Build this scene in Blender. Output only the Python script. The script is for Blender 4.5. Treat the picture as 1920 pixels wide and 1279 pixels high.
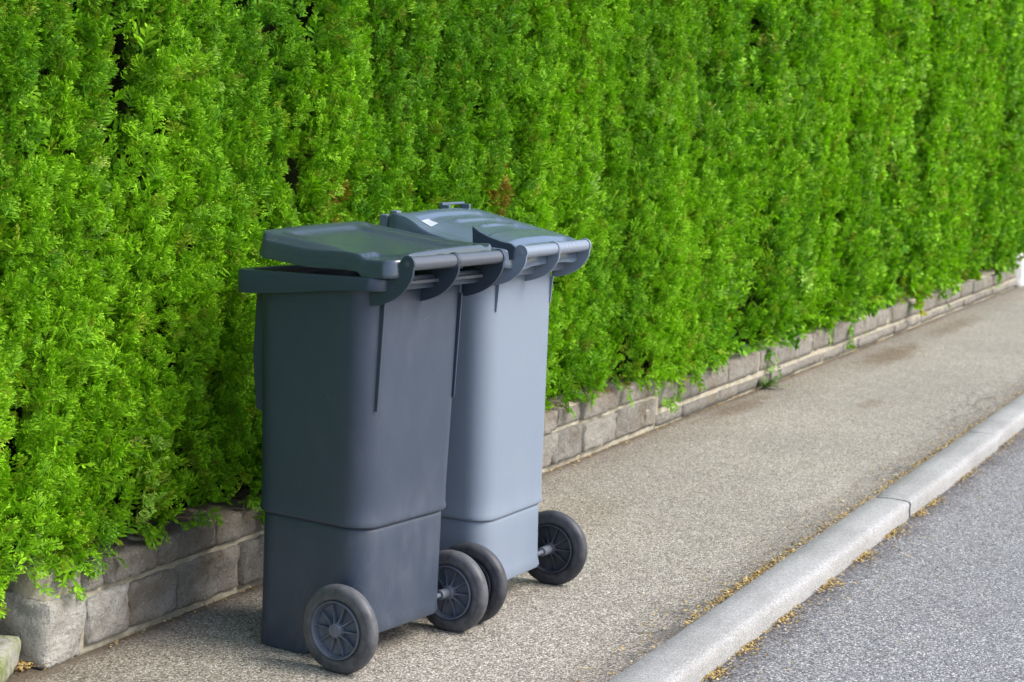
import bpy, math, random
import numpy as np
from mathutils import Matrix, Vector, noise

# ------------------------------------------------------------------ camera, sky, sun, exposure
S = bpy.context.scene
for o_ in list(bpy.data.objects): bpy.data.objects.remove(o_, do_unlink=True)
CO = S.collection.objects
R_ = Vector((0.413966, -0.908848, 0.051262)); U_ = Vector((0.095018, 0.099148, 0.990526)); D_ = Vector((0.90532, 0.405173, -0.127401))
cam = bpy.data.cameras.new("camera"); co = bpy.data.objects.new("camera", cam); CO.link(co)
M_ = Matrix((R_, U_, -D_)).transposed().to_4x4(); M_.translation = Vector((-3.298357, -2.548429, 1.286142))
co.matrix_world = M_
cam.sensor_width = 36; cam.lens = 67.769; cam.clip_start = .05; cam.clip_end = 2000
cam.dof.use_dof = True; cam.dof.focus_distance = 4.5; cam.dof.aperture_fstop = 8
S.camera = co
SUN_AZ = math.radians(-78)      # direction the light comes from, measured from +X
SUN_EL = math.radians(46)
w = bpy.data.worlds.new("World"); S.world = w; w.use_nodes = True
nt = w.node_tree; bg = nt.nodes["Background"]; sky = nt.nodes.new("ShaderNodeTexSky")
sky.sky_type = 'NISHITA'; sky.sun_disc = False; sky.sun_elevation = SUN_EL
sky.sun_rotation = math.pi/2 - SUN_AZ; sky.air_density = 1.0; sky.dust_density = 2.5; sky.ozone_density = 1.0
nt.links.new(sky.outputs[0], bg.inputs[0]); bg.inputs[1].default_value = .15
sl = bpy.data.lights.new("sun", 'SUN'); sl.energy = 1.5; sl.angle = math.radians(24); sl.color = (1, .97, .92)
so = bpy.data.objects.new("sun", sl); CO.link(so)
sd = Vector((math.cos(SUN_EL)*math.cos(SUN_AZ), math.cos(SUN_EL)*math.sin(SUN_AZ), math.sin(SUN_EL)))
so.rotation_euler = (-sd).to_track_quat('-Z', 'Y').to_euler()
S.view_settings.view_transform = 'Standard'; S.view_settings.look = 'None'
S.view_settings.exposure = 1.2; S.view_settings.gamma = 1
S.render.engine = 'CYCLES'
rng = np.random.default_rng(11); random.seed(5)

# ------------------------------------------------------------------ helpers
def link(o, parent=None):
    CO.link(o)
    if parent: o.parent = parent
    return o
def tag(o, label=None, cat=None, group=None, kind=None):
    for k, v in (('label', label), ('category', cat), ('group', group), ('kind', kind)):
        if v: o[k] = v
    return o
def empty(name, loc=(0,0,0), rz=0, parent=None):
    o = bpy.data.objects.new(name, None); o.location = loc; o.rotation_euler = (0,0,rz); o.empty_display_size = .1
    return link(o, parent)
class MB:
    def __init__(s): s.v = []; s.f = []
    def add(s, v, f):
        n = len(s.v); s.v += [tuple(a) for a in v]; s.f += [tuple(i+n for i in a) for a in f]; return s
    def loft(s, rings, cap0=False, cap1=False, closed=True):
        n = len(rings[0]); v = [q for r in rings for q in r]; f = []
        for k in range(len(rings)-1):
            for i in range(n if closed else n-1):
                j = (i+1) % n
                f.append((k*n+i, k*n+j, (k+1)*n+j, (k+1)*n+i))
        if cap0: f.append(tuple(range(n-1,-1,-1)))
        if cap1: f.append(tuple((len(rings)-1)*n+i for i in range(n)))
        return s.add(v, f)
    def box(s, x0,x1,y0,y1,z0,z1):
        v = [(x,y,z) for z in (z0,z1) for x,y in ((x0,y0),(x1,y0),(x1,y1),(x0,y1))]
        return s.add(v, [(3,2,1,0),(4,5,6,7),(0,1,5,4),(1,2,6,5),(2,3,7,6),(3,0,4,7)])
    def tube(s, p0, p1, r, n=20, r1=None):
        p0=Vector(p0); p1=Vector(p1); d=(p1-p0).normalized(); a=d.orthogonal().normalized(); b=d.cross(a)
        r1 = r if r1 is None else r1
        rg=[[p+ (a*math.cos(t)+b*math.sin(t))*rr for t in [2*math.pi*i/n for i in range(n)]] for p,rr in ((p0,r),(p1,r1))]
        return s.loft(rg, True, True)
    def plate(s, poly, v0, v1):      # polygon in (u,z), thickness along v
        n=len(poly); v=[(a,v0,b) for a,b in poly]+[(a,v1,b) for a,b in poly]
        f=[tuple(range(n)), tuple(range(2*n-1,n-1,-1))]+[(i,i+n,(i+1)%n+n,(i+1)%n) for i in range(n)]
        return s.add(v,f)
    def lathe_v(s, prof, cu, cz, n=64):   # profile (r, v) revolved round the v axis
        rings=[[(cu+r*math.cos(t), v, cz+r*math.sin(t)) for t in [2*math.pi*i/n for i in range(n)]] for r,v in prof]
        return s.loft(rings)
    def build(s, name, mat, parent=None, smooth=False, bevel=0, seg=2, sharp=None):
        me = bpy.data.meshes.new(name); me.from_pydata(s.v, [], s.f); me.update()
        import bmesh
        bm=bmesh.new(); bm.from_mesh(me); bmesh.ops.recalc_face_normals(bm, faces=bm.faces); bm.to_mesh(me); bm.free()
        if smooth: me.polygons.foreach_set('use_smooth',[True]*len(me.polygons))
        if sharp: me.set_sharp_from_angle(angle=math.radians(sharp))
        me.materials.append(mat)
        o = bpy.data.objects.new(name, me); link(o, parent)
        if bevel:
            m=o.modifiers.new('bevel','BEVEL'); m.width=bevel; m.segments=seg; m.limit_method='ANGLE'; m.angle_limit=math.radians(35)
            me.polygons.foreach_set('use_smooth',[True]*len(me.polygons)); m.harden_normals=True
        return o

class Mat:
    def __init__(s, name):
        s.m = bpy.data.materials.new(name); s.m.use_nodes=True; s.t=s.m.node_tree
        s.b = s.t.nodes['Principled BSDF']; s.out = s.t.nodes['Material Output']
        s.co = s.t.nodes.new('ShaderNodeTexCoord').outputs['Object']
    def n(s, typ, ins=None, **kw):
        q = s.t.nodes.new(typ)
        for k,v in kw.items(): setattr(q,k,v)
        for k,v in (ins or {}).items():
            if hasattr(v,'is_output') or isinstance(v,bpy.types.NodeSocket): s.t.links.new(v,q.inputs[k])
            else: q.inputs[k].default_value=v
        return q
    def noise(s, scale, detail=4, rough=.55, vec=None, dist=0):
        return s.n('ShaderNodeTexNoise', {'Vector': vec or s.co,'Scale':scale,'Detail':detail,'Roughness':rough,'Distortion':dist}).outputs['Fac']
    def mapr(s, v, a, b, c=0, d=1):
        return s.n('ShaderNodeMapRange', {'Value':v,'From Min':a,'From Max':b,'To Min':c,'To Max':d}).outputs[0]
    def ramp(s, v, stops, interp='LINEAR'):
        q=s.n('ShaderNodeValToRGB',{'Fac':v}); q.color_ramp.interpolation=interp; e=q.color_ramp.elements
        while len(e)<len(stops): e.new(.5)
        for i,(p,c) in enumerate(stops): e[i].position=p; e[i].color=(*c,1)
        return q.outputs[0]
    def mix(s, f, a, b, bt='MIX'):
        q=s.n('ShaderNodeMix', data_type='RGBA', blend_type=bt)
        for i,v in ((0,f),(6,a),(7,b)):
            if isinstance(v,bpy.types.NodeSocket): s.t.links.new(v,q.inputs[i])
            else: q.inputs[i].default_value = v if i==0 else (*v,1)
        return q.outputs[2]
    def math(s, op, a, b=0):
        q=s.n('ShaderNodeMath',{},operation=op)
        for i,v in ((0,a),(1,b)):
            if isinstance(v,bpy.types.NodeSocket): s.t.links.new(v,q.inputs[i])
            else: q.inputs[i].default_value=v
        return q.outputs[0]
    def bump(s, h, strength, dist, nrm=None):
        q=s.n('ShaderNodeBump',{'Height':h,'Strength':strength,'Distance':dist})
        if nrm: s.t.links.new(nrm,q.inputs['Normal'])
        return q.outputs[0]
    def set(s, **kw):
        for k,v in kw.items():
            k={'color':'Base Color','rough':'Roughness','normal':'Normal','spec':'Specular IOR Level','metal':'Metallic'}[k]
            if isinstance(v,bpy.types.NodeSocket): s.t.links.new(v,s.b.inputs[k])
            else: s.b.inputs[k].default_value = (*v,1) if k=='Base Color' else v
        return s.m

# ------------------------------------------------------------------ materials
def plastic(name, col, dusty, rough=.45, dust=.25, wav=.25):
    m=Mat(name)
    big=m.noise(3.5,5,.6); fine=m.noise(420,2,.5)
    stretch=m.n('ShaderNodeMapping',{'Vector':m.co,'Scale':(7,7,3.2)}).outputs[0]
    streak=m.noise(3,6,.65,stretch)
    d=m.math('MULTIPLY',m.mapr(streak,.45,.8),m.mapr(big,.35,.7))
    z=m.n('ShaderNodeSeparateXYZ',{'Vector':m.co}).outputs[2]
    low=m.mapr(z,.45,.02,.25,1)
    spot=m.mapr(m.noise(60,5,.7),.62,.78,0,.5)
    f=m.math('MULTIPLY',m.math('ADD',m.math('MULTIPLY',d,low),m.math('MULTIPLY',spot,low)),dust)
    c=m.mix(f,col,dusty)
    wv=m.n('ShaderNodeVectorMath',{0:m.co,1:m.n('ShaderNodeVectorMath',{0:m.n('ShaderNodeTexNoise',{'Vector':m.co,'Scale':2.5,'Detail':2}).outputs['Color'],'Scale':.5},operation='SCALE').outputs[0]},operation='ADD').outputs[0]
    sc=m.n('ShaderNodeTexVoronoi',{'Vector':m.n('ShaderNodeMapping',{'Vector':wv,'Rotation':(.3,.5,.9),'Scale':(14,14,2.2)}).outputs[0],'Scale':1.7},feature='DISTANCE_TO_EDGE').outputs['Distance']
    sm=m.math('MULTIPLY',m.mapr(sc,.012,.003),m.mapr(m.noise(11,3,.6),.56,.66,0,.09))
    c=m.mix(sm,c,tuple(min(1,q*1.6+.06) for q in dusty))
    r=m.math('ADD',m.mapr(big,.3,.7,rough-.06,rough+.08),m.math('MULTIPLY',f,.5))
    scr=m.n('ShaderNodeMapping',{'Vector':m.co,'Scale':(40,40,6)}).outputs[0]
    nb=m.bump(fine,.25,.0006); nb=m.bump(m.noise(8,3,.6,scr),.15,.001,nb)
    nb=m.bump(m.noise(5,2,.5),wav,.004,nb)
    return m.set(color=c,rough=r,normal=nb,spec=.5 if rough>.25 else .75)
M={}
M['a_body']=plastic('dark_slate_plastic',(.035,.048,.073),(.20,.215,.235),.42,.5)
M['a_rim']=plastic('dark_blue_plastic',(.032,.047,.070),(.2,.2,.2),.36,.3)
M['a_lid']=plastic('dark_green_grey_plastic',(.042,.060,.082),(.2,.21,.2),.15,.12,.06)
M['b_body']=plastic('light_slate_plastic',(.175,.212,.268),(.30,.31,.32),.40,.35)
M['b_lid']=plastic('blue_grey_plastic',(.085,.118,.165),(.25,.27,.3),.14,.12,.08)
M['bar_a']=plastic('light_grey_plastic',(.075,.085,.10),(.3,.3,.3),.30,.3)
M['bar_b']=plastic('pale_grey_plastic',(.18,.21,.26),(.3,.3,.3),.28,.3)
M['b_rim']=plastic('grey_blue_plastic',(.12,.145,.19),(.3,.3,.3),.36,.3)
M['dark']=plastic('black_plastic',(.020,.022,.028),(.1,.1,.1),.5,.3)  # near-black plastic of the axle housing
def rubber(name,c):
    m=Mat(name); n1=m.noise(30,6,.7)
    col=m.mix(m.mapr(n1,.35,.75,0,.75),c,tuple(min(1,x*2.6+.03) for x in c))
    return m.set(color=col,rough=m.mapr(n1,.3,.7,.40,.6),normal=m.bump(m.noise(300,3),.3,.0008),spec=.4)
M['tyre_a']=rubber('worn_grey_rubber',(.045,.046,.051)); M['tyre_b']=rubber('dark_rubber',(.022,.023,.028))
M['hub_a']=plastic('wheel_hub_plastic',(.085,.10,.13),(.22,.22,.24),.36,.9)
M['hub_b']=plastic('dark_wheel_hub_plastic',(.028,.032,.042),(.15,.15,.16),.42,.6)
m=Mat('zinc_axle'); M['axle']=m.set(color=(.13,.145,.175),rough=.5,metal=.3)
m=Mat('pale_patch'); M['label']=m.set(color=m.mix(m.mapr(m.noise(90,4),.5,.7),(.38,.42,.48),(.20,.24,.30)),rough=.35)  # pale mottled grey for the small patch on the far lid

def aggregate(name, stops, scale, tone, toneamt, dirt=None):
    m=Mat(name)
    warp=m.n('ShaderNodeVectorMath',{0:m.co,1:m.n('ShaderNodeVectorMath',{0:m.n('ShaderNodeTexNoise',{'Vector':m.co,'Scale':scale*.6,'Detail':2}).outputs['Color'],'Scale':.006},operation='SCALE').outputs[0]},operation='ADD').outputs[0]
    v=m.n('ShaderNodeTexVoronoi',{'Vector':warp,'Scale':scale,'Randomness':1.0})
    v2=m.n('ShaderNodeTexVoronoi',{'Vector':warp,'Scale':scale*.38,'Randomness':1.0})
    sep=m.n('ShaderNodeSeparateColor',{'Color':v.outputs['Color']}).outputs
    sep2=m.n('ShaderNodeSeparateColor',{'Color':v2.outputs['Color']}).outputs
    c1=m.ramp(sep[0],stops)
    c2=m.ramp(sep2[0],stops)
    edge=m.mapr(v.outputs['Distance'],.30,.75)
    c=m.mix(m.math('MULTIPLY',m.math('GREATER_THAN',sep2[1],.72),m.mapr(v2.outputs['Distance'],.42,.30)),c1,c2)
    c=m.mix(m.math('MULTIPLY',edge,.62),c,(.055,.052,.048))
    big=m.noise(1.1,5,.62); mid=m.noise(7,5,.65)
    c=m.mix(m.mapr(big,.35,.68,0,toneamt),c,tone,'MULTIPLY')
    c=m.mix(m.mapr(mid,.4,.72,0,.28),c,(.62,.6,.58),'MULTIPLY')
    if dirt: c=dirt(m,c)
    h=m.math('SUBTRACT',m.math('MULTIPLY',sep[1],.4),v.outputs['Distance'])
    nb=m.bump(h,.55,.0025); nb=m.bump(m.noise(14,4),.4,.008,nb)
    return m.set(color=c,rough=m.mapr(sep[2],0,1,.62,.92),normal=nb,spec=.35)
def yband(m, y0, y1, nz=.05, ns=6):
    y=m.n('ShaderNodeSeparateXYZ',{'Vector':m.co}).outputs[1]
    y=m.math('ADD',y,m.math('MULTIPLY',m.math('SUBTRACT',m.noise(ns,5,.7),.5),nz*2))
    return m.mapr(y,y0,y1)
def spot(m, x, y, rx, ry, ns=9, amp=.9):
    q=m.n('ShaderNodeMapping',{'Vector':m.co,'Location':(-x/rx,-y/ry,0),'Scale':(1/rx,1/ry,0)}).outputs[0]
    l=m.n('ShaderNodeVectorMath',{0:q},operation='LENGTH').outputs['Value']
    l=m.math('ADD',l,m.math('MULTIPLY',m.math('SUBTRACT',m.noise(ns,6,.75),.5),amp*2))
    return m.mapr(l,1.0,.35)
def pave_dirt(m,c):
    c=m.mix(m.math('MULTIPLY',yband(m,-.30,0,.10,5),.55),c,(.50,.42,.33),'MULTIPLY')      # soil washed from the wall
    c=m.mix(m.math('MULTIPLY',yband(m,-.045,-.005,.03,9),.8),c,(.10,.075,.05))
    c=m.mix(m.math('MULTIPLY',yband(m,-.93,-1.05,.09,5),.5),c,(.42,.38,.36),'MULTIPLY')      # damp edge by kerb
    for x,y,rx,ry,k in ((6.9,-.22,.75,.13,.75),(5.1,-.55,.25,.06,.4),(4.6,-.1,.5,.08,.6),(8.6,-.2,.9,.1,.5),(2.1,-.35,.5,.2,.3)):
        c=m.mix(m.math('MULTIPLY',spot(m,x,y,rx,ry),k),c,(.50,.36,.22),'MULTIPLY')
    # fine cracks
    cr=m.n('ShaderNodeTexVoronoi',{'Vector':m.n('ShaderNodeMapping',{'Vector':m.n('ShaderNodeVectorMath',{0:m.co,1:m.n('ShaderNodeVectorMath',{0:m.n('ShaderNodeTexNoise',{'Vector':m.co,'Scale':9,'Detail':5}).outputs['Color'],'Scale':.16},operation='SCALE').outputs[0]},operation='ADD').outputs[0],'Scale':(1.2,5,1)}).outputs[0],'Scale':1.6},feature='DISTANCE_TO_EDGE').outputs['Distance']
    mask=spot(m,5.3,-.95,1.1,.16,4,.6); mask2=spot(m,1.05,-1.05,.6,.12,5,.6); mask3=spot(m,3.4,-1.02,.5,.1,5,.6)
    mk=m.math('MAXIMUM',m.math('MAXIMUM',mask,mask2),mask3)
    c=m.mix(m.math('MULTIPLY',m.mapr(cr,.045,.01),m.math('MULTIPLY',mk,.45)),c,(.05,.045,.045))
    return c
M['pavement']=aggregate('exposed_aggregate_pavement',[(0,(.095,.082,.065)),(.2,(.25,.222,.177)),(.5,(.42,.378,.302)),(.8,(.55,.505,.415)),(1,(.84,.80,.70))],250,(.72,.72,.74),.6,pave_dirt)
def road_dirt(m,c):
    c=m.mix(m.math('MULTIPLY',yband(m,-1.32,-1.20,.10,4),.9),c,(.40,.37,.36),'MULTIPLY')
    c=m.mix(m.math('MULTIPLY',yband(m,-1.215,-1.17,.03,9),.85),c,(.07,.055,.04))
    return c
M['road']=aggregate('coarse_road_asphalt',[(0,(.07,.07,.072)),(.3,(.21,.208,.210)),(.65,(.335,.332,.334)),(.88,(.46,.455,.452)),(1,(.85,.83,.77))],225,(.78,.78,.80),.6,road_dirt)
m=Mat('pale_granite_kerb')
sp=m.n('ShaderNodeTexVoronoi',{'Vector':m.co,'Scale':420.0}); ss=m.n('ShaderNodeSeparateColor',{'Color':sp.outputs['Color']}).outputs[0]
c=m.ramp(ss,[(0,(.18,.18,.178)),(.35,(.305,.302,.292)),(.8,(.36,.355,.34)),(1,(.47,.465,.45))])
c=m.mix(m.mapr(m.noise(2.3,6,.7),.42,.72,0,.7),c,(.66,.65,.62),'MULTIPLY')
c=m.mix(m.mapr(m.noise(18,6,.75),.60,.70,0,.55),c,(.55,.55,.55),'MULTIPLY')
zz=m.n('ShaderNodeSeparateXYZ',{'Vector':m.co}).outputs[2]
c=m.mix(m.math('MULTIPLY',m.mapr(m.math('ADD',zz,m.math('MULTIPLY',m.noise(12,5,.7),.03)),-.028,-.052),.75),c,(.16,.16,.14))
M['kerb']=m.set(color=c,rough=.8,normal=m.bump(m.noise(60,6,.7),.35,.002,m.bump(m.noise(260,3),.4,.0012)),spec=.3)

def stone(name, cols):
    m=Mat(name)
    isl=m.n('ShaderNodeNewGeometry').outputs['Random Per Island']
    base=m.ramp(isl,[(i/(len(cols)-1),c) for i,c in enumerate(cols)])
    c=m.mix(m.mapr(m.noise(16,7,.7),.35,.7,0,.6),base,(.55,.50,.45),'MULTIPLY')
    c=m.mix(m.mapr(m.noise(45,6,.75),.56,.72,0,.55),c,(.46,.45,.42))
    c=m.mix(m.mapr(m.noise(5,5,.65),.48,.68,0,.6),c,(.22,.165,.10))
    zz=m.n('ShaderNodeSeparateXYZ',{'Vector':m.co}).outputs[2]; c=m.mix(m.math('MULTIPLY',m.mapr(m.math('ADD',zz,m.math('MULTIPLY',m.noise(9,5,.7),.08)),.18,.26),.45),c,(.17,.12,.065))  # soil stain plus shade under the hedge painted in, browner towards the top
    c=m.mix(m.mapr(m.noise(130,5,.8),.54,.66,0,.6),c,(.07,.065,.055)); c=m.mix(m.mapr(m.noise(90,5,.8),.56,.68,0,.5),c,(.55,.53,.48))
    h=m.noise(28,8,.72)
    return m.set(color=c,rough=.9,normal=m.bump(h,1.0,.03,m.bump(m.noise(120,5,.7),.9,.006)),spec=.25)
M['stone']=stone('rough_grey_brown_stone',[(.34,.315,.27),(.42,.395,.345),(.26,.245,.22),(.47,.44,.38),(.37,.345,.30)])
M['stone_far']=stone('weathered_grey_stone',[(.31,.285,.24),(.38,.355,.31),(.25,.235,.20),(.41,.385,.34)])
M['stone_pale']=stone('pale_limestone',[(.66,.64,.58),(.72,.70,.64)])
m=Mat('sandy_mortar'); M['mortar']=m.set(color=m.mix(m.mapr(m.noise(20,6,.7),.35,.65),(.46,.42,.32),(.30,.27,.20)),rough=.95,normal=m.bump(m.noise(150,5,.7),.7,.004),spec=.2)
m=Mat('mossy_stone'); c=m.mix(m.mapr(m.noise(14,6,.7),.40,.60),(.34,.33,.30),(.16,.19,.05)); c=m.mix(m.mapr(m.noise(70,5,.7),.5,.7,0,.6),c,(.40,.40,.36))
M['moss']=m.set(color=c,rough=.95,normal=m.bump(m.noise(60,6,.7),.8,.006),spec=.2)
m=Mat('white_render'); M['white']=m.set(color=m.mix(m.mapr(m.noise(9,5),.4,.7),(.80,.79,.76),(.62,.61,.58)),rough=.85,normal=m.bump(m.noise(120,4),.4,.002))
m=Mat('dark_soil'); M['soil']=m.set(color=m.mix(m.noise(25,6,.7),(.05,.035,.02),(.14,.095,.055)),rough=1,normal=m.bump(m.noise(60,6,.7),1,.02))
m=Mat('rough_grass_ground'); M['ground']=m.set(color=m.mix(m.noise(3,7,.7),(.06,.10,.02),(.13,.13,.06)),rough=1,normal=m.bump(m.noise(30,6,.7),1,.03))
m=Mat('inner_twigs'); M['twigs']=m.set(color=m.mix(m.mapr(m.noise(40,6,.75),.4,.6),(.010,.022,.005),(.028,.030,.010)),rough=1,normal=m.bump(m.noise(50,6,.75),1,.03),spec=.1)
def leafmat(name, tr=.28):
    m=Mat(name); a=m.n('ShaderNodeAttribute',attribute_name='leaf_color').outputs['Color']
    m.set(color=a,rough=.6,spec=.18)
    t=m.n('ShaderNodeBsdfTranslucent',{'Color':m.mix(1.0,a,(1.0,1.2,.4),'MULTIPLY')}).outputs[0]
    mx=m.n('ShaderNodeMixShader',{0:tr,1:m.b.outputs[0],2:t}).outputs[0]
    m.t.links.new(mx,m.out.inputs[0]); return m.m
M['leaf']=leafmat('conifer_foliage'); M['litter']=leafmat('dry_litter',.05)

# ------------------------------------------------------------------ setting: ground, road, pavement, kerb
def sheet(name, x0,x1,y0,y1,z,mat,nx=1,ny=1,f=None):
    b=MB(); v=[]; F=[]
    for j in range(ny+1):
        for i in range(nx+1):
            x=x0+(x1-x0)*i/nx; y=y0+(y1-y0)*j/ny; v.append((x,y,z+(f(x,y) if f else 0)))
    for j in range(ny):
        for i in range(nx): a=j*(nx+1)+i; F.append((a,a+1,a+nx+2,a+nx+1))
    b.add(v,F); o=b.build(name,mat,smooth=True); tag(o,kind='structure'); return o
sheet('ground',-400,400,-400,400,-.12,M['ground'])
sheet('road',-60,120,-9,-1.17,-.052,M['road'],300,16,lambda x,y:.004*noise.noise((x*.8,y*1.5,0)))
def pz(x,y):
    return .006*noise.noise((x*.9,y*2.2,3)) - .006*max(0,1+(y)/.1)*(y>-.1)
sheet('pavement',-12,60,-1.086,.0,0,M['pavement'],1200,24,pz)
sheet('forecourt',-12,-.003,.0,.16,-.008,M['pavement'],100,4)
sheet('soil_bed',-6,40,.16,2.2,.13,M['soil'])
# kerb: stones butted with thin joints
kb=MB(); joints=[-9.5,-7,-4.6,-2.2,.42,3.03,4.62,7.1,9.4,11.8,14.2,16.8,19.5,22.5,26,30,35,41,48,56]
random.seed(3)
for a,b in zip(joints,joints[1:]):
    dy=random.uniform(-.004,.004); dz=random.uniform(-.002,.003); gap=.003
    if abs(a-3.03)<.01: dy=-.006
    n=max(2,int((b-a)/.06)); rings=[]
    for i in range(n+1):
        x=a+gap+(b-a-2*gap)*i/n; e=.004*noise.noise((x*3,1.7,0)); e2=.003*noise.noise((x*9,5,0)); t=min(i,n-i); k=.004 if t==0 else 0
        yb=-1.078+dy; yf=-1.203+dy
        prof=[(yb,-.14),(yb-k,.001+dz-k),(yb-.006,.006+dz-k),(yb-.05,.009+dz+e2*.4-k),(yf+.026+e*.5,.008+dz-k),(yf+.014+e,.005+dz-k),(yf+.006+e,.000+dz),(yf+.002+e+e2,-.008+dz),(yf+e*.6+e2+k,-.022),(yf-.002+e2+k,-.05),(yf-.002+k,-.14)]
        rings.append([(x,y,z) for y,z in prof])
    kb.loft(rings,True,True,closed=True)
o=kb.build('kerb',M['kerb'],smooth=True,sharp=50); tag(o,kind='structure')
kj=MB(); kj.box(-9.4,55,-1.15,-1.10,-.13,-.006); o=kj.build('kerb_bedding',M['soil']); tag(o,kind='structure')

# ------------------------------------------------------------------ stone wall
def rock(b, x0,x1,y0,y1,z0,z1, amp=.006, seed=0, cell=.016, rnd=.005):
    nx=max(2,int((x1-x0)/cell)); ny=max(2,int((y1-y0)/cell/1.6)); nz=max(2,int((z1-z0)/cell))
    idx={}; V=[]; F=[]
    def vid(i,j,k):
        key=(i,j,k)
        if key in idx: return idx[key]
        x=x0+(x1-x0)*i/nx; y=y0+(y1-y0)*j/ny; z=z0+(z1-z0)*k/nz
        c=Vector(((x0+x1)/2,(y0+y1)/2,(z0+z1)/2)); h=Vector(((x1-x0)/2,(y1-y0)/2,(z1-z0)/2))
        p=Vector((x,y,z)); q=p-c
        inn=Vector([max(-h[a]+rnd,min(h[a]-rnd,q[a])) for a in range(3)]); dd=q-inn
        if dd.length>1e-6: q=inn+dd.normalized()*min(dd.length,rnd)
        s=Vector((seed*3.1,seed*1.7,0)); p=c+q
        nrm=q.normalized() if q.length else Vector((0,-1,0))
        d=amp*(noise.noise(p*14+s)*1.0+noise.noise(p*38+s)*.55+noise.noise(p*90+s)*.25)
        d+=amp*.9*abs(noise.noise(p*22+s*2))
        if j==0: p+=Vector((0,-1,0))*d + Vector((d*.3,0,d*.3))
        else: p+=nrm*d*.8
        idx[key]=len(V); V.append(p); return idx[key]
    for i in range(nx):
        for k in range(nz):
            F.append((vid(i,0,k),vid(i+1,0,k),vid(i+1,0,k+1),vid(i,0,k+1))); F.append((vid(i,ny,k),vid(i,ny,k+1),vid(i+1,ny,k+1),vid(i+1,ny,k)))
        for j in range(ny):
            F.append((vid(i,j,0),vid(i,j+1,0),vid(i+1,j+1,0),vid(i+1,j,0))); F.append((vid(i,j,nz),vid(i+1,j,nz),vid(i+1,j+1,nz),vid(i,j+1,nz)))
    for j in range(ny):
        for k in range(nz):
            F.append((vid(0,j,k),vid(0,j,k+1),vid(0,j+1,k+1),vid(0,j+1,k))); F.append((vid(nx,j,k),vid(nx,j+1,k),vid(nx,j+1,k+1),vid(nx,j,k+1)))
    b.add(V,F)
wall=empty('stone_wall',(0,0,0)); tag(wall,'low rough grey stone garden wall with sandy mortar running under the conifer hedge','wall')
sb=MB(); sf=MB(); sp_=MB(); k=0
def course(b,xs,z0,z1,g=.0075,y0=.004,amp=.010,cell=.012):
    global k
    for a,c in zip(xs,xs[1:]):
        k+=1; y=y0+random.uniform(-.008,.004)
        rock(b,a+g,c-g,y,.15,z0+g*.6+random.uniform(-.003,.003),z1-g*.6+random.uniform(-.003,.003),amp,k,cell)
def seq(a,b,lo,hi):
    xs=[a]
    while xs[-1]<b-hi*.6: xs.append(xs[-1]+random.uniform(lo,hi))
    xs.append(b); return xs
random.seed(8)
course(sp_,[.150,.315],.0,.128,.009,.004,.010)                                  # the pale stone beside the corner
course(sb,[.315,.507,.785]+seq(1.03,2.78,.2,.32)+[3.068,3.398,3.712,3.838],.006,.124)
course(sb,[.135,.215,.422,.675,.93]+seq(1.2,2.801,.22,.33)+[3.04,3.287,3.56,3.84],.13,.205)
course(sf,seq(3.845,12,.26,.5),-.004,.052,.005,.004,.005,.022)
course(sf,[3.845,4.09,4.412,4.75,5.214,5.5,5.791,6.1,6.48,6.95,7.442]+seq(7.8,11.9,.3,.5),.064,.165,.006,.004,.005,.022)
sb.build('stonework',M['stone'],wall,smooth=True); sf.build('stonework',M['stone_far'],wall,smooth=True)
sp_.build('pale_stone',M['stone_pale'],wall,smooth=True)['label']='pale limestone block in the lowest course'
cs=MB(); rock(cs,.004,.146,.0,.15,-.01,.142,.012,77,.012,.012); rock(cs,.03,.128,.012,.15,.146,.205,.01,71,.014,.012)
cs.build('corner_stone',M['stone_pale'],wall,smooth=True)['label']='big pale rough-hewn stone at the end of the wall'
mo=MB()
def mortar(x0,x1,y,z0,z1):
    n=int((x1-x0)/.02); rings=[]
    for i in range(n+1):
        x=x0+(x1-x0)*i/n; r=[(x,.156,z0),(x,.156,z1)]
        kz=max(3,int((z1-z0)/.012))
        for q in range(kz+1):
            z=z1-(z1-z0)*q/kz; r.append((x,y+.004*noise.noise((x*20,z*40,2))+.002*noise.noise((x*80,z*80,2)),z))
        rings.append(r)
    mo.loft(rings,True,True)
mortar(.02,3.842,.013,-.02,.198); mortar(3.843,11.9,.010,-.02,.160)
mo.build('mortar',M['mortar'],wall,smooth=True)
# low wall that steps back to the left of the corner, and the mossy edging block in front of it
w2=empty('low_stone_wall',(0,0,0)); tag(w2,'short dark grey stone wall set back at the left edge behind the mossy block','wall')
b=MB(); k=90
for a,c in zip([-2.0,-1.6,-1.25,-.9,-.62,-.28],[-1.6,-1.25,-.9,-.62,-.28,.0]): k+=1; rock(b,a+.004,c-.004,.135,.28,-.02,.125,.008,k)
b.build('stonework',M['stone'],w2,smooth=True)
b=MB(); b.box(-2.0,-.004,.148,.27,-.02,.118); b.build('mortar',M['mortar'],w2)
b=MB(); rock(b,-.62,0,0,.10,0,.072,.006,55,.014,.012)
o=b.build('edging_block',M['moss'],smooth=True); o.location=(-.004,.058,-.006); o.rotation_euler=(0,0,math.radians(26))
tag(o,'low mossy green stone edging block at the bottom left corner','edging stone')
b=MB(); rock(b,11.95,12.4,-.03,.3,-.02,.24,.002,33,.05,.01)
o=b.build('wall_end_block',M['white'],smooth=True); tag(o,'white rendered block ending the wall at the far right edge','wall block')

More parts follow.
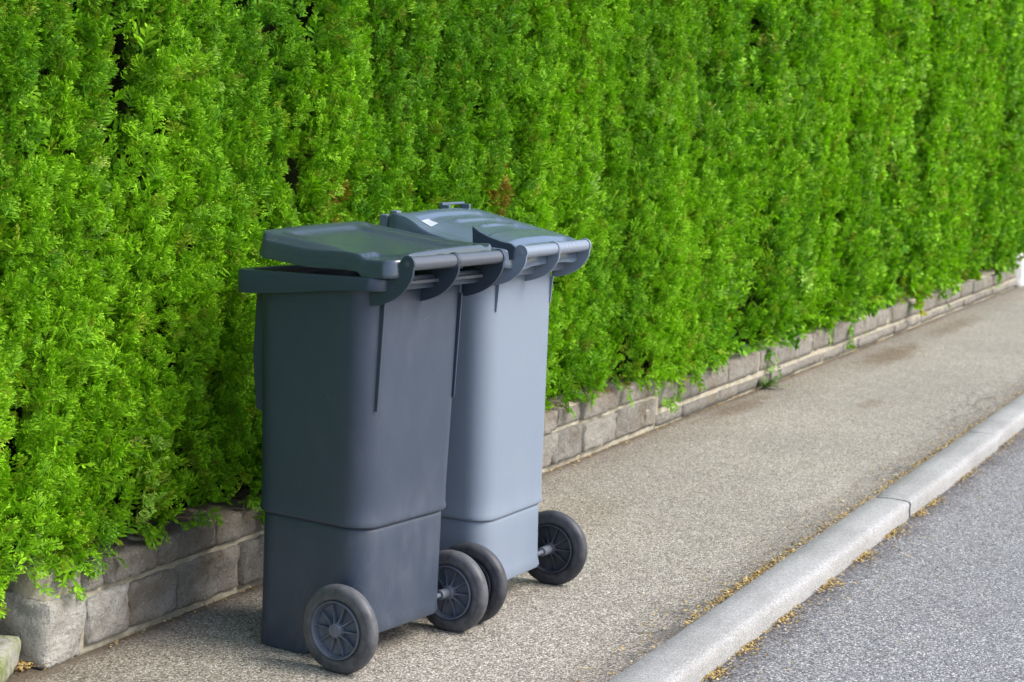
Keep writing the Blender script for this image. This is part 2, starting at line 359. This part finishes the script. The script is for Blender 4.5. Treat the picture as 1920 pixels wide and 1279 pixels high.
# ------------------------------------------------------------------ hedge
def spray_template(seed, nb=9, sub=True, wd=.055):
    r=np.random.default_rng(seed); Q=[]; tip=[]
    def dia(p,d,l,wd,t):
        d=d/np.linalg.norm(d); s=np.array([-d[1],d[0],0]); s=s/np.linalg.norm(s)*math.cos(tw:=r.uniform(-.9,.9))+np.array([0,0,math.sin(tw)]); m=p+d*l*.55
        bend=np.array([0,0,r.uniform(-.05,.05)])
        Q.append([p, m+s*wd*.5+bend*.5, p+d*l+bend, m-s*wd*.5+bend*.5]); tip.append([t*.75,t,min(1,t+.25),t])
    for i in range(3): dia(np.array([i*.3,0,0.]),np.array([1,r.uniform(-.1,.1),0]),.38,wd,.25+i*.25)
    for i in range(nb):
        for sgn in (-1,1):
            t=.06+.88*(i+.25*(sgn>0)+r.uniform(-.1,.1))/nb
            L=(.46*(1-t)+.17)*r.uniform(.7,1.15); a=math.radians(r.uniform(38,66))*sgn
            p=np.array([t,0,0.]); d=np.array([math.cos(a),math.sin(a),r.uniform(-.18,.18)])
            dia(p,d,L,wd*.95,.35+.5*t)
            if sub and L>.26:
                for q in (.38,.68):
                    a2=a+math.radians(38)*(1 if r.random()<.5 else -1)
                    dia(p+d*L*q,np.array([math.cos(a2),math.sin(a2),r.uniform(-.2,.2)]),L*.45,wd*.8,.5+.45*t)
    return np.array(Q), np.array(tip)
TF=[spray_template(100+i,8,True,.085) for i in range(8)]
TM=[spray_template(200+i,5,False,.14) for i in range(5)]
TC=[spray_template(300+i,4,False,.21) for i in range(4)]
def fbm(x,z,s,seed):
    return np.array([noise.noise((a*s,b*s,seed)) for a,b in zip(x,z)])
def face_y(x,z):      # front surface of the clipped hedge
    y=-.055+.050*fbm(x,z*.22,2.6,1.0)*1.3+.035*fbm(x,z*.35,6.0,4.0)+.03*fbm(x,z,1.2,9.0)
    fur=1-np.clip(np.abs(np.where(x<2.6,fbm(x,z*.42,5.2,41.0),fbm(x,z*.16,5.0,43.0)))*3.2,0,1)
    y+=np.where(x<2.6,.05,.07)*fur**1.5
    y+=(.045*fbm(x,z*.12,4.2,31.0))*np.clip((x-2.5)/3,0,1)
    y+=.06*np.clip((.34-z)/.2,0,1)**1.5
    return y
def plumes(x0,x1,z0,z1,dens,kx,kz):
    n=int((x1-x0)*(z1-z0)*dens); x=rng.uniform(x0,x1,n); z=rng.uniform(z0,z1,n)
    rx=rng.uniform(.035,.075,n)*kx; rz=rng.uniform(.08,.20,n)*kz; ry=rng.uniform(.045,.085,n)*kx**.5
    y=face_y(x,z)+rng.normal(0,.018,n)*kx+ry*.8
    keep=z-rz*.75>np.array([(.180 if a<3.75 else .118)+.030*noise.noise((a*3.2,0,7)) -.07*np.clip((.10-a)/.1,0,1) for a in x])
    return [q[keep] for q in (x,y,z,rx,ry,rz)]
G1=np.array([.160,.390,.006]); G2=np.array([.060,.205,.005]); G3=np.array([.40,.62,.10]); GY=np.array([.300,.57,.008]); BR=np.array([.30,.14,.035]); PALE=np.array([.47,.68,.15])
VV=[];CC=[]
def scatter(pl, per, size, T, pal=1.0):
    x,y,z,rx,ry,rz=pl; n=len(x); idx=np.repeat(np.arange(n),per); m=len(idx)
    phi=rng.uniform(-1.75,1.75,m); t=np.clip(rng.normal(.15,.55,m),-1,1); rad=rng.uniform(.35,1.0,m)**.6
    s=np.sqrt(np.clip(1-t*t,0.05,1)); out=np.stack([np.sin(phi)*s,-np.cos(phi)*s,t*.55],1)
    lean=.05
    P=np.stack([x[idx]+rx[idx]*np.sin(phi)*s*rad+lean*t*rz[idx], y[idx]-ry[idx]*np.cos(phi)*s*rad, z[idx]+rz[idx]*t*(.6+.4*rad)],1)
    A=out*.58+np.array([.03,-.05,.85])+rng.normal(0,.24,(m,3))
    low=np.clip((.30-P[:,2])/.10,0,.8)[:,None]; A=A*(1-low)+low*(out*.9+np.array([0,-.2,-.15])+rng.normal(0,.3,(m,3)))
    A/=np.linalg.norm(A,axis=1)[:,None]
    # fan normal: mostly toward the outside with jitter
    N=np.stack([np.sin(phi)*.6,-np.cos(phi)*.6-.3,np.full(m,.12)],1)+rng.normal(0,.62,(m,3))
    N-=(N*A).sum(1)[:,None]*A; N/=np.linalg.norm(N,axis=1)[:,None]; B=np.cross(N,A)
    L=size*rng.uniform(.7,1.3,m)
    P=P-A*(L*.45)[:,None]
    pt=rng.random(n)                       # hue of each plume
    fresh=np.clip(.5+.9*fbm(x,z*.6,1.7,20)+rng.normal(0,.28,n),0,1)
    br=np.zeros(n)
    for bx,bz,r_ in BROWN: br=np.maximum(br,((x-bx)**2+((z-bz)*.8)**2<r_*r_)*rng.uniform(.8,1,n))
    br=np.maximum(br,(rng.random(n)<.006)*.5)
    br=np.maximum(br,(z<.26)*(rng.random(n)<.10)*.55)
    pale=(rng.random(n)<.022*pal)*1.0
    which=rng.integers(0,len(T),m)
    for k_,(Q,tip) in enumerate(T):
        s_=np.where(which==k_)[0]
        if not len(s_): continue
        a=Q[None,:,:,:]*L[s_][:,None,None,None]
        W=P[s_][:,None,None,:]+a[...,0:1]*A[s_][:,None,None,:]+a[...,1:2]*B[s_][:,None,None,:]+a[...,2:3]*N[s_][:,None,None,:]
        # gentle droop of the outer half
        W[...,2]-=(Q[None,...,0]**2)*L[s_][:,None,None]*.12
        f=fresh[idx[s_]][:,None,None,None]; ft=np.clip(tip[None,:,:,None]*(.55+.9*f)+rng.normal(0,.10,(len(s_),1,1,1))-.15,0,1)
        base=G2*(1-f*.5)+G1*(f*.5)
        col=base*(1-ft)+(G1*.3+GY*.7)*ft
        gl=np.clip((tip[None,:,:,None]-.75)*3,0,1)*rng.uniform(0,.45,(len(s_),1,1,1)); col=col*(1-gl)+G3*gl
        p_=pale[idx[s_]][:,None,None,None]*.5*np.clip(tip[None,:,:,None]*1.4,0,1); col=col*(1-p_)+PALE*p_
        b_=br[idx[s_]][:,None,None,None]*rng.uniform(.55,1,(len(s_),1,1,1)); b_=np.where(rng.random((len(s_),1,1,1))<.06,np.maximum(b_,.3),b_); col=col*(1-b_)+BR*b_
        col=col*rng.uniform(.65,1.3,(len(s_),Q.shape[0],1,1))
        VV.append(W.reshape(-1,3)); CC.append(np.broadcast_to(col,W.shape).reshape(-1,3))
BROWN=[(1.14,1.0,.065),(2.19,1.03,.06),(2.16,.94,.035)]
XN=[(-1.4,-.45,.2,2.0,40,TM,.065,1.1,1.0),(-.45,2.2,.16,1.75,225,TF,.046,.75,.95),(2.2,4.2,.16,1.9,150,TF,.054,.85,1.25),(4.2,7.2,.13,2.15,95,TM,.066,1.0,1.8),(7.2,13.2,.13,2.45,60,TC,.09,1.2,2.4)]
PER=[14,24,26,28,22]
for (x0,x1,z0,z1,de,T,sz,kx,kz),pr in zip(XN,PER): scatter(plumes(x0,x1,z0,z1,de,kx,kz),pr,sz,T)
scatter(plumes(-1.4,13.2,1.8,2.7,22,1.6,1.6),8,.13,TC)            # the part above the picture, looser
# inner dark layer of older sprays
def inner(x0,x1,z0,z1,dens,size,T):
    n=int((x1-x0)*(z1-z0)*dens); x=rng.uniform(x0,x1,n); z=rng.uniform(z0+.06,z1,n)
    pl=(x,face_y(x,z)+.065+rng.normal(0,.02,n),z,np.full(n,.05),np.full(n,.03),np.full(n,.08)); scatter(pl,3,size,T,0)
inner(-.5,4.2,.16,1.9,330,.07,TM); inner(4.2,13.2,.14,2.4,80,.13,TC)
def leafmesh(name,V,C,mat,parent=None):
    V=np.concatenate(V).astype(np.float32); C=np.concatenate(C).astype(np.float32); nq=len(V)//4
    me=bpy.data.meshes.new(name); me.vertices.add(len(V)); me.vertices.foreach_set('co',V.ravel())
    me.loops.add(len(V)); me.loops.foreach_set('vertex_index',np.arange(len(V),dtype=np.int32))
    me.polygons.add(nq); me.polygons.foreach_set('loop_start',np.arange(0,len(V),4,dtype=np.int32))
    me.update(calc_edges=True)
    at=me.color_attributes.new('leaf_color','FLOAT_COLOR','POINT')
    at.data.foreach_set('color',np.concatenate([C,np.ones((len(C),1),np.float32)],1).ravel())
    me.materials.append(mat); o=bpy.data.objects.new(name,me); link(o,parent); print(name,nq,'leaf faces'); return o
hedge=empty('hedge',(0,0,.14)); tag(hedge,'tall dense bright green conifer hedge growing behind the low stone wall','hedge')
o=leafmesh('foliage',VV,CC,M['leaf'],hedge); o.location=(0,0,-.14)
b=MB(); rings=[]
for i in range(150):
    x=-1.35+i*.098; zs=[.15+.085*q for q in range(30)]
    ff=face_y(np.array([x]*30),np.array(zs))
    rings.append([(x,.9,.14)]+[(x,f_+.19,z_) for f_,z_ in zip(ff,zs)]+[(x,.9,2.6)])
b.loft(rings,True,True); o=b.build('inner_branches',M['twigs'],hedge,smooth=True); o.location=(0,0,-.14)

# ------------------------------------------------------------------ litter on both sides of the kerb, weeds
def litter(name,specs,label=None):
    V=[];C=[]
    for (n,xf,yf,z) in specs:
        x=xf(n); y=yf(x,n); zz=np.full(n,z)+rng.uniform(0,.004,n)
        L=rng.uniform(.0025,.0075,n); Wd=rng.uniform(.0016,.004,n); a=rng.uniform(0,6.28,n); tl=rng.uniform(-.5,.5,n)
        dx=np.stack([np.cos(a),np.sin(a),tl],1)*L[:,None]; dy=np.stack([-np.sin(a),np.cos(a),rng.uniform(-.5,.5,n)],1)*Wd[:,None]
        P=np.stack([x,y,zz],1); q=np.stack([P-dx,P-dy,P+dx,P+dy],1)
        c0=np.array([.40,.28,.09]);c1=np.array([.20,.12,.045]);c2=np.array([.48,.38,.19])
        t=rng.random(n)[:,None,None]; col=np.where(t<.5,c0,np.where(t<.78,c1,c2))*rng.uniform(.7,1.2,(n,1,1)); 
        V.append(q.reshape(-1,3)); C.append(np.broadcast_to(col,(n,4,3)).reshape(-1,3))
    return leafmesh(name,V,C,M['litter'])
def clumps(x0,x1,cs):
    def f(n):
        x=rng.uniform(x0,x1,n); 
        k_=rng.integers(0,len(cs),n); c=np.array(cs)[k_]; g=rng.random(n)<.85
        return np.where(g,c[:,0]+rng.normal(0,1,n)*c[:,1],x)
    return f
back=clumps(.6,9,[(1.33,.10),(1.55,.09),(1.75,.08),(1.95,.14),(2.6,.25),(3.3,.2),(4.0,.2),(4.6,.3),(6,.5)])
gut=clumps(.3,9,[(1.20,.05),(1.55,.10),(1.95,.05),(2.35,.05),(2.75,.07),(3.1,.04),(3.3,.08),(3.9,.1),(.95,.04),(4.6,.3)])
lo=litter('leaf_litter',[(1900,back,lambda x,n:-1.070+np.abs(rng.normal(0,.012,n))-.008,.004),(700,lambda n:rng.uniform(.5,9,n),lambda x,n:-1.05+np.abs(rng.normal(0,.06,n)),.005),
 (2200,gut,lambda x,n:-1.203-np.abs(rng.normal(0,.022,n)),-.0475),(500,lambda n:rng.uniform(.3,9,n),lambda x,n:-1.22-np.abs(rng.normal(0,.15,n)),-.0475),
 (900,lambda n:rng.uniform(.2,9,n),lambda x,n:-.006-np.abs(rng.normal(0,.015,n)),.0),
 (380,lambda n:.0+rng.normal(0,.03,n),lambda x,n:.055+rng.normal(0,.018,n)-.01,.002),
 (300,lambda n:rng.uniform(2.6,3.4,n),lambda x,n:rng.uniform(.0,.06,n),.205)])
tag(lo,kind='stuff')
gv=litter('grit',[(420,lambda n:rng.uniform(.3,8,n),lambda x,n:-1.22-np.abs(rng.normal(0,.10,n)),-.0475)])
gv.data.materials[0]=M['stone_pale']; tag(gv,kind='stuff')
def weed(x,y,z,h,n,label,seed):
    r=np.random.default_rng(seed); V=[];C=[]
    for i in range(n):
        a=r.uniform(0,6.28); e=r.uniform(.3,1.2); d=np.array([math.cos(a)*math.cos(e),math.sin(a)*math.cos(e)-.2,math.sin(e)]); L=h*r.uniform(.5,1.1)
        s=np.cross(d,[0,0,1]); s/=np.linalg.norm(s); p=np.array([x+r.normal(0,h*.25),y,z])
        for q in range(3):
            p0=p+d*L*q*.3; dd=d+np.array([0,0,-.25*q]); w_=L*.16
            V.append(np.array([p0,p0+dd*L*.2+s*w_,p0+dd*L*.42,p0+dd*L*.2-s*w_])); C.append(np.tile(np.array([.14,.24,.07])*r.uniform(.6,1.2),(4,1)))
    o=leafmesh('weed',V,C,M['leaf']); tag(o,label,'weed')
weed(5.22,-.03,.0,.085,26,'small green weed sprouting at the foot of the wall beyond the bins',4)

# ------------------------------------------------------------------ wheeled bins
def rrect(u0,u1,w,r,z,nc=7,ns=8):
    """rounded rectangle in (u,v); z is a number or a function of (u,v)"""
    pts=[]
    cs=[(u1-r,w-r,0),(u0+r,w-r,90),(u0+r,-w+r,180),(u1-r,-w+r,270)]
    for ci,(cu,cv,a0) in enumerate(cs):
        arc=[(cu+r*math.cos(math.radians(a0+90*i/nc)),cv+r*math.sin(math.radians(a0+90*i/nc))) for i in range(nc+1)]
        pts+=arc
        nu,nv,na=cs[(ci+1)%4]; st=(nu+r*math.cos(math.radians(na)),nv+r*math.sin(math.radians(na))); en=arc[-1]
        pts+=[(en[0]+(st[0]-en[0])*i/ns,en[1]+(st[1]-en[1])*i/ns) for i in range(1,ns)]
    return [(a,b,(z(a,b) if callable(z) else z)) for a,b in pts]
def ss(a,b,x): t=max(0,min(1,(x-a)/(b-a))); return t*t*(3-2*t)

def wheel(t, cu, cv, side, tyre, hub, halfw=.019):
    wl=empty('wheel',(cu,cv,.1),0,t)
    if side<0: wl.rotation_euler=(0,0,0)
    s=side
    b=MB(); h=halfw
    prof=[(.066,-h*.75),(.070,-h*.95),(.078,-h*1.0),(.081,-h*.93),(.086,-h*.93),(.092,-h*.85),(.0975,-h*.55),(.0998,-h*.18),(.1,0),(.0998,h*.18),(.0975,h*.55),(.092,h*.85),(.086,h*.93),(.081,h*.93),(.078,h*1.0),(.070,h*.95),(.066,h*.75),(.064,0),(.066,-h*.75)]
    b.lathe_v([(r,v) for r,v in prof],0,0,72); b.build('tyre',tyre,wl,smooth=True,sharp=60)
    b=MB()
    for q in (-1,1):   # dished rim, seen from both sides
        b.lathe_v([(.0655,q*h*.80),(.0650,q*h*1.06),(.0625,q*h*1.08),(.0605,q*h*.95),(.0585,q*h*.40),(.0565,q*h*.10),(.050,q*h*.03),(.020,q*h*.03),(.018,q*h*.1),(.0165,q*h*1.0),(.0145,q*h*1.15),(.004,q*h*1.18),(.0005,q*h*1.18)],0,0,64)
    b.build('rim',hub,wl,smooth=True,sharp=40)
    b=MB()
    for q in (-1,1):
        for i in range(10):
            a=2*math.pi*(i+.25*(q>0))/10; ca,sa=math.cos(a),math.sin(a); th=.0016
            def P(r,n,v): return (r*ca-n*sa, v, r*sa+n*ca)
            v0=q*h*.02; poly=[(.014,q*h*.95),(.030,q*h*.62),(.0585,q*h*.50)]
            V=[P(r,-th,v0) for r,_ in poly]+[P(r,-th,v) for r,v in poly]+[P(r,th,v0) for r,_ in poly]+[P(r,th,v) for r,v in poly]
            b.add(V,[(0,1,4,3),(1,2,5,4),(6,9,10,7),(7,10,11,8),(3,4,10,9),(4,5,11,10)])
    b.build('spokes',hub,wl)
    return wl

def make_bin(name, P, label, group):
    t=empty(name,(P['x'],P['y'],0),P['yaw']); tag(t,label,'wheeled bin',group)
    Bm,Rm,Lm=P['body'],P['rim'],P['lid']
    f0,f1,r0,r1,w0,w1=P['f0'],P['f1'],P['r0'],P['r1'],P['w0'],P['w1']; zs,zt=P['zs'],P['zt']; zb=P['zb']
    def lerp(a,b,z): return a+(b-a)*z/zt
    def bot(u,v): return zb*ss(.0,.07,u)
    rings=[]
    def ring(z,off,r=.06): rings.append(rrect(lerp(f0,f1,z if not callable(z) else 0)-off,lerp(r0,r1,z if not callable(z) else 0)+off,lerp(w0,w1,z if not callable(z) else 0)+off,r,z))
    s=P['step']
    rings.append(rrect(f0+.012,r0-.012,w0-.012,.05,lambda u,v:bot(u,v)+.0))
    rings.append(rrect(f0+.003,r0-.003,w0-.003,.052,lambda u,v:bot(u,v)+.002))
    rings.append(rrect(f0,r0,w0,.055,lambda u,v:bot(u,v)+.008))
    for z in [zb+.03+ (zs-.012-zb-.03)*i/5 for i in range(6)]: ring(z,-s*(z/zs)*.6)
    ring(zs-.006,-s*.7); ring(zs-.004,-s*.9); ring(zs-.001,-s*.6); ring(zs+.0005,.0); ring(zs+.003,.0022); ring(zs+.008,.0028); ring(zs+.016,.0012)
    for i in range(1,15): ring(zs+.016+(zt+.035-zs-.016)*i/14,0)
    ring(zt+.036,-.008); ring(zt-.12,-.012)
    b=MB(); b.loft(rings,True,True); b.build('body',Bm,t,smooth=True,sharp=38)
    # rim (lifting comb) around the top, deeper at the front
    ru0,ru1,rw=P['rim_u0'],P['rim_u1'],P['rim_w']
    def top(u,v): return P['rt0']+(P['rt1']-P['rt0'])*(u-ru0)/(ru1-ru0)
    def low(u,v): return P['rl0']+(P['rl1']-P['rl0'])*ss(ru0,ru1,u)
    b=MB(); R2=[rrect(f1+.003,r1-.003,w1-.003,.058,lambda u,v:low(u,v)+.010), rrect(ru0+.005,ru1-.005,rw-.005,.035,lambda u,v:low(u,v)+.003),rrect(ru0,ru1,rw,.038,low),
        rrect(ru0-.001,ru1+.001,rw+.001,.038,lambda u,v:top(u,v)-.006),rrect(ru0+.001,ru1-.001,rw-.001,.038,lambda u,v:top(u,v)-.001),rrect(ru0+.006,ru1-.006,rw-.006,.035,top),
        rrect(ru0+.022,ru1-.014,rw-.022,.04,lambda u,v:top(u,v)-.001),rrect(ru0+.024,ru1-.016,rw-.024,.04,lambda u,v:top(u,v)-.012),rrect(f1+.012,r1-.012,w1-.012,.05,lambda u,v:top(u,v)-.016),rrect(f1+.015,r1-.015,w1-.015,.05,zt-.1)]
    b.loft(R2); b.build('rim',Rm,t,smooth=True,sharp=40)
    # front flange under the comb
    for v in (-.125,.125):
        b=MB(); b.plate([(f1+.004,zt+.02),(ru0+.018,zt+.012),(f1-.032,zt-.16),(f1-.018,zt-.285),(f1+.01,zt-.29)],v-.016,v+.016); b.build('front_flange',P['flange'],t,bevel=.004)
    # handle brackets, ribs, bar
    hu,hz,hw=P['hu'],P['hz'],P['hw']; hr=.0152
    for i,v in enumerate((-hw,P['mid'],hw)):
        arc=[(hu+hr*1.2*math.cos(math.radians(a)),hz+hr*1.2*math.sin(math.radians(a))) for a in range(150,-31,-18)]
        A=Vector((hu+hr*1.17,hz-.012)); Bp=Vector((r1+.001,zt+P['claw'])); C=Vector((hu+.006,zt+.012))
        cur=[]
        for q in range(1,11):
            s_=q/10; p=A*(1-s_)**2+C*2*s_*(1-s_)+Bp*s_**2; cur.append((p.x,p.y))
        poly=[(r1-.012,zt+.06),(r1+.03,zt+.066),(hu-.03,hz-.012)]+arc+cur+[(r1-.012,zt+P['claw'])]
        b=MB(); b.plate(poly,v-.0035,v+.0035); b.build('handle_bracket',P['brk'],t,bevel=.0012)
    for v in (-P['ribv'],P['ribv']):
        b=MB(); b.plate([(r1-.01,zt+.0),(r1+.007,zt+.0),(lerp(r0,r1,zt-P['ribl'])+.001,zt-P['ribl']),(lerp(r0,r1,zt-P['ribl'])-.008,zt-P['ribl'])],v-.0022,v+.0022); b.build('rear_rib',P['ribm'],t,bevel=.001)
    b=MB(); b.tube((hu,-hw+.0037,hz),(hu,hw-.0037,hz),hr,28); b.tube((hu,P['mid']-.007,hz),(hu,P['mid']+.007,hz),hr+.0022,28)
    for v in (-hw,hw): b.tube((hu,v-.0055,hz),(hu,v+.0055,hz),.006,20)
    b.build('handle_bar',P['bar'],t,smooth=True,sharp=40)
    b=MB(); b.box(ru1-.004,ru1+.014,-hw+.006,hw-.006,zt+.038,zt+.046); b.build('hinge_ledge',P['bar'],t,bevel=.002)
    # lid
    L=P['L']; f=P['lidf']; base=rrect(L['u0'],L['u1'],L['w'],L['r'],0,10,26); cu=(L['u0']+L['u1'])/2
    rings=[]; H=P['skirt']
    rings.append([(a+(a-cu)*.0,b_,f(a,b_)-H(a)) for a,b_,_ in [(cu+(a-cu)*.975,b_*.975,0) for a,b_,_ in base]])
    rings.append([(a,b_,f(a,b_)-H(a)) for a,b_,_ in [(cu+(a-cu)*1.0,b_*1.0,0) for a,b_,_ in base]])
    rings.append([(cu+(a-cu)*1.004,b_*1.004,f(a,b_)-H(a)+.004) for a,b_,_ in base])
    for q in (.6,.3): rings.append([(cu+(a-cu)*(.985+.012*q),b_*(.985+.012*q),f(a,b_)-.010-(H(a)-.014)*q) for a,b_,_ in base])
    rings.append([(cu+(a-cu)*.982,b_*.982,f(a,b_)-.006) for a,b_,_ in base]); rings.append([(cu+(a-cu)*.974,b_*.974,f(a,b_)-.0015) for a,b_,_ in base])
    nr=44
    for q in range(nr):
        kx=.966*(1-q/nr); rings.append([(cu+(a-cu)*kx,b_*kx,f(cu+(a-cu)*kx,b_*kx)) for a,b_,_ in base])
    b=MB(); b.loft(rings,False,True)
    lid=b.build('lid',Lm,t,smooth=True,sharp=50)
    for hv in L['hinge']:
        b=MB(); b.plate([(L['u1']-.03,f(L['u1']-.02,hv)-.004),(hu-.012,hz+hr*.35),(hu-.012,hz-hr*.6),(L['u1']-.03,f(L['u1']-.02,hv)-.03)],hv-.012,hv+.012)
        b.build('lid_hinge',Lm,lid,bevel=.002)
    P['extra'](t,lid,f)
    # wheels and axle
    for sd_ in (-1,1): wheel(t,P['wu'],sd_*P['tr'],sd_,P['tyre'],P['hub'])
    b=MB(); b.tube((P['wu'],-P['tr']+.003,.1),(P['wu'],P['tr']-.003,.1),.006,20)
    for sd_ in (-1,1): b.tube((P['wu'],sd_*(P['w0']-.004),.1),(P['wu'],sd_*(P['tr']-.018),.1),.012,20)
    b.build('axle',M['axle'],t,smooth=True,sharp=40)
    b=MB(); b.box(P['wu']-.10,P['wu']-.06,-P['w0']+.03,P['w0']-.03,.034,zb+.02); b.build('axle_housing',M['dark'],t,bevel=.006)
    return t

def bumpf(x,a,b,s): return ss(a-s,a+s,x)*(1-ss(b-s,b+s,x))
def lidA(u,v):
    z=.955-.024*ss(-.17,.20,u)+.004*ss(.15,.23,u)+.006*v/.2
    z+=.003*(1-(v/.2)**2)
    z-=.010*bumpf(v,-.135,.115,.012)*bumpf(u,-.105,.20,.015)          # sunken panel
    z-=.013*ss(.182,.200,abs(v))*(1-ss(-.02,.12,u)); z+=.004*ss(-.105,-.135,u)*(1-.3*ss(.15,.2,abs(v)))
    z-=.006*bumpf(v,.150,.172,.006)*ss(-.13,-.10,u)                       # groove by the far edge
    z-=.010*(ss(.14,.155,u))*ss(-.135,-.155,v)*1.0                        # stepped rear corner
    return z
def lidB(u,v):
    z=.980-.19*max(0,u+.045)-.005*ss(-.05,-.09,u)
    z+=.007*ss(-.20,-.02,v)*(1-ss(.05,.21,v))*ss(-.085,-.03,u)
    z-=.022*ss(-.08,-.205,v)*ss(-.04,.06,u)*(1-ss(.14,.26,u)*.6)
    z-=.009*ss(-.02,.0,u)*(1-ss(.158,.163,u))*bumpf(v,-.165,.16,.012)       # pan behind the front ridge
    z+=.006*bumpf(u,.030,.048,.007)*bumpf(v,-.06,.16,.01)
    z+=.005*bumpf(u,.085,.098,.006)*bumpf(v,-.02,.16,.01)
    z-=.012*ss(.225,.24,u)*bumpf(v,-.16,.17,.01)
    z-=.006*bumpf(u,-.070,-.045,.006)*bumpf(v,-.17,.02,.01)
    return z
def extraA(t,lid,f):
    b=MB(); b.box(-.168,-.142,-.045,-.005,.940,.950); b.box(-.168,-.142,.03,.07,.940,.950); b.box(-.172,-.160,-.05,.075,.938,.952)
    b.build('lid_grip',M['a_lid'],lid,bevel=.003)
def extraB(t,lid,f):
    b=MB(); b.box(-.080,-.069,.065,.185,.990,.997); 
    for v in (.065,.175): b.box(-.079,-.050,v,v+.010,.968,.992)
    b.build('lid_grip',M['b_lid'],lid,bevel=.002)
    b=MB(); b.box(-.100,-.080,-.15,-.125,.945,.982); b.build('lid_catch',M['b_rim'],lid,bevel=.003)
    b=MB(); b.box(-.103,-.080,-.195,-.172,.935,.974); b.build('lid_catch',M['b_rim'],lid,bevel=.003)
    b=MB()
    b.plate([(.155,.965),(.175,.952),(.20,.942),(.235,.933),(.262,.930),(.275,.922),(.27,.893),(.24,.885),(.20,.90),(.158,.925)],-.192,-.184)
    b.build('hinge_cover',M['a_rim'],lid,bevel=.0015)
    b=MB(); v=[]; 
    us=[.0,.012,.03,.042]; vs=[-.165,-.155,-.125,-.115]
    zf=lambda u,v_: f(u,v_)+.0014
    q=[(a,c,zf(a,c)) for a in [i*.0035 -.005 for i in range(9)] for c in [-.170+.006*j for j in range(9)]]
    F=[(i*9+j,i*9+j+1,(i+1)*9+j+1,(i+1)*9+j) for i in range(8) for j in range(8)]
    b.add(q,F); b.build('patch',M['label'],lid,smooth=True)['label']='small pale patch on the lid'  # small pale patch lying just above the lid surface
GRP='wheeled rubbish bins by the hedge'
PA=dict(x=.5576,y=-.4389,yaw=-1.7077,body=M['a_body'],rim=M['a_rim'],lid=M['a_lid'],flange=M['a_body'],brk=M['a_rim'],ribm=M['a_rim'],bar=M['bar_a'],
  f0=-.148,f1=-.164,r0=.163,r1=.171,w0=.170,w1=.190,zs=.315,zt=.825,zb=.066,step=.008,
  rim_u0=-.208,rim_u1=.205,rim_w=.210,rt0=.863,rt1=.880,rl0=.812,rl1=.850,hu=.2536,hz=.9135,hw=.178,mid=-.004,claw=-.01,ribv=.150,ribl=.245,
  L=dict(u0=-.150,u1=.236,w=.206,r=.035,hinge=(-.12,.12)),lidf=lidA,skirt=lambda u:.040-.002*ss(-.1,.2,u),extra=extraA,wu=.1432,tr=.2194,tyre=M['tyre_a'],hub=M['hub_a'])
PB=dict(x=1.0912,y=-.4047,yaw=-1.6127,body=M['b_body'],rim=M['b_rim'],lid=M['b_lid'],flange=M['b_body'],brk=M['b_body'],ribm=M['b_body'],bar=M['bar_b'],
  f0=-.105,f1=-.125,r0=.230,r1=.210,w0=.172,w1=.193,zs=.238,zt=.828,zb=.068,step=.007,
  rim_u0=-.165,rim_u1=.235,rim_w=.212,rt0=.880,rt1=.880,rl0=.83,rl1=.845,hu=.2856,hz=.9105,hw=.181,mid=.002,claw=-.005,ribv=.150,ribl=.07,
  L=dict(u0=-.090,u1=.270,w=.212,r=.045,hinge=(-.12,.12)),lidf=lidB,skirt=lambda u:.055-.012*ss(-.1,.2,u),extra=extraB,wu=.2178,tr=.2313,tyre=M['tyre_b'],hub=M['hub_b'])
make_bin('wheeled_bin',PA,'nearer dark slate grey wheeled bin with its lid slightly raised at the front',GRP)
make_bin('wheeled_bin',PB,'farther lighter blue grey wheeled bin standing behind the dark one, lid closed',GRP)
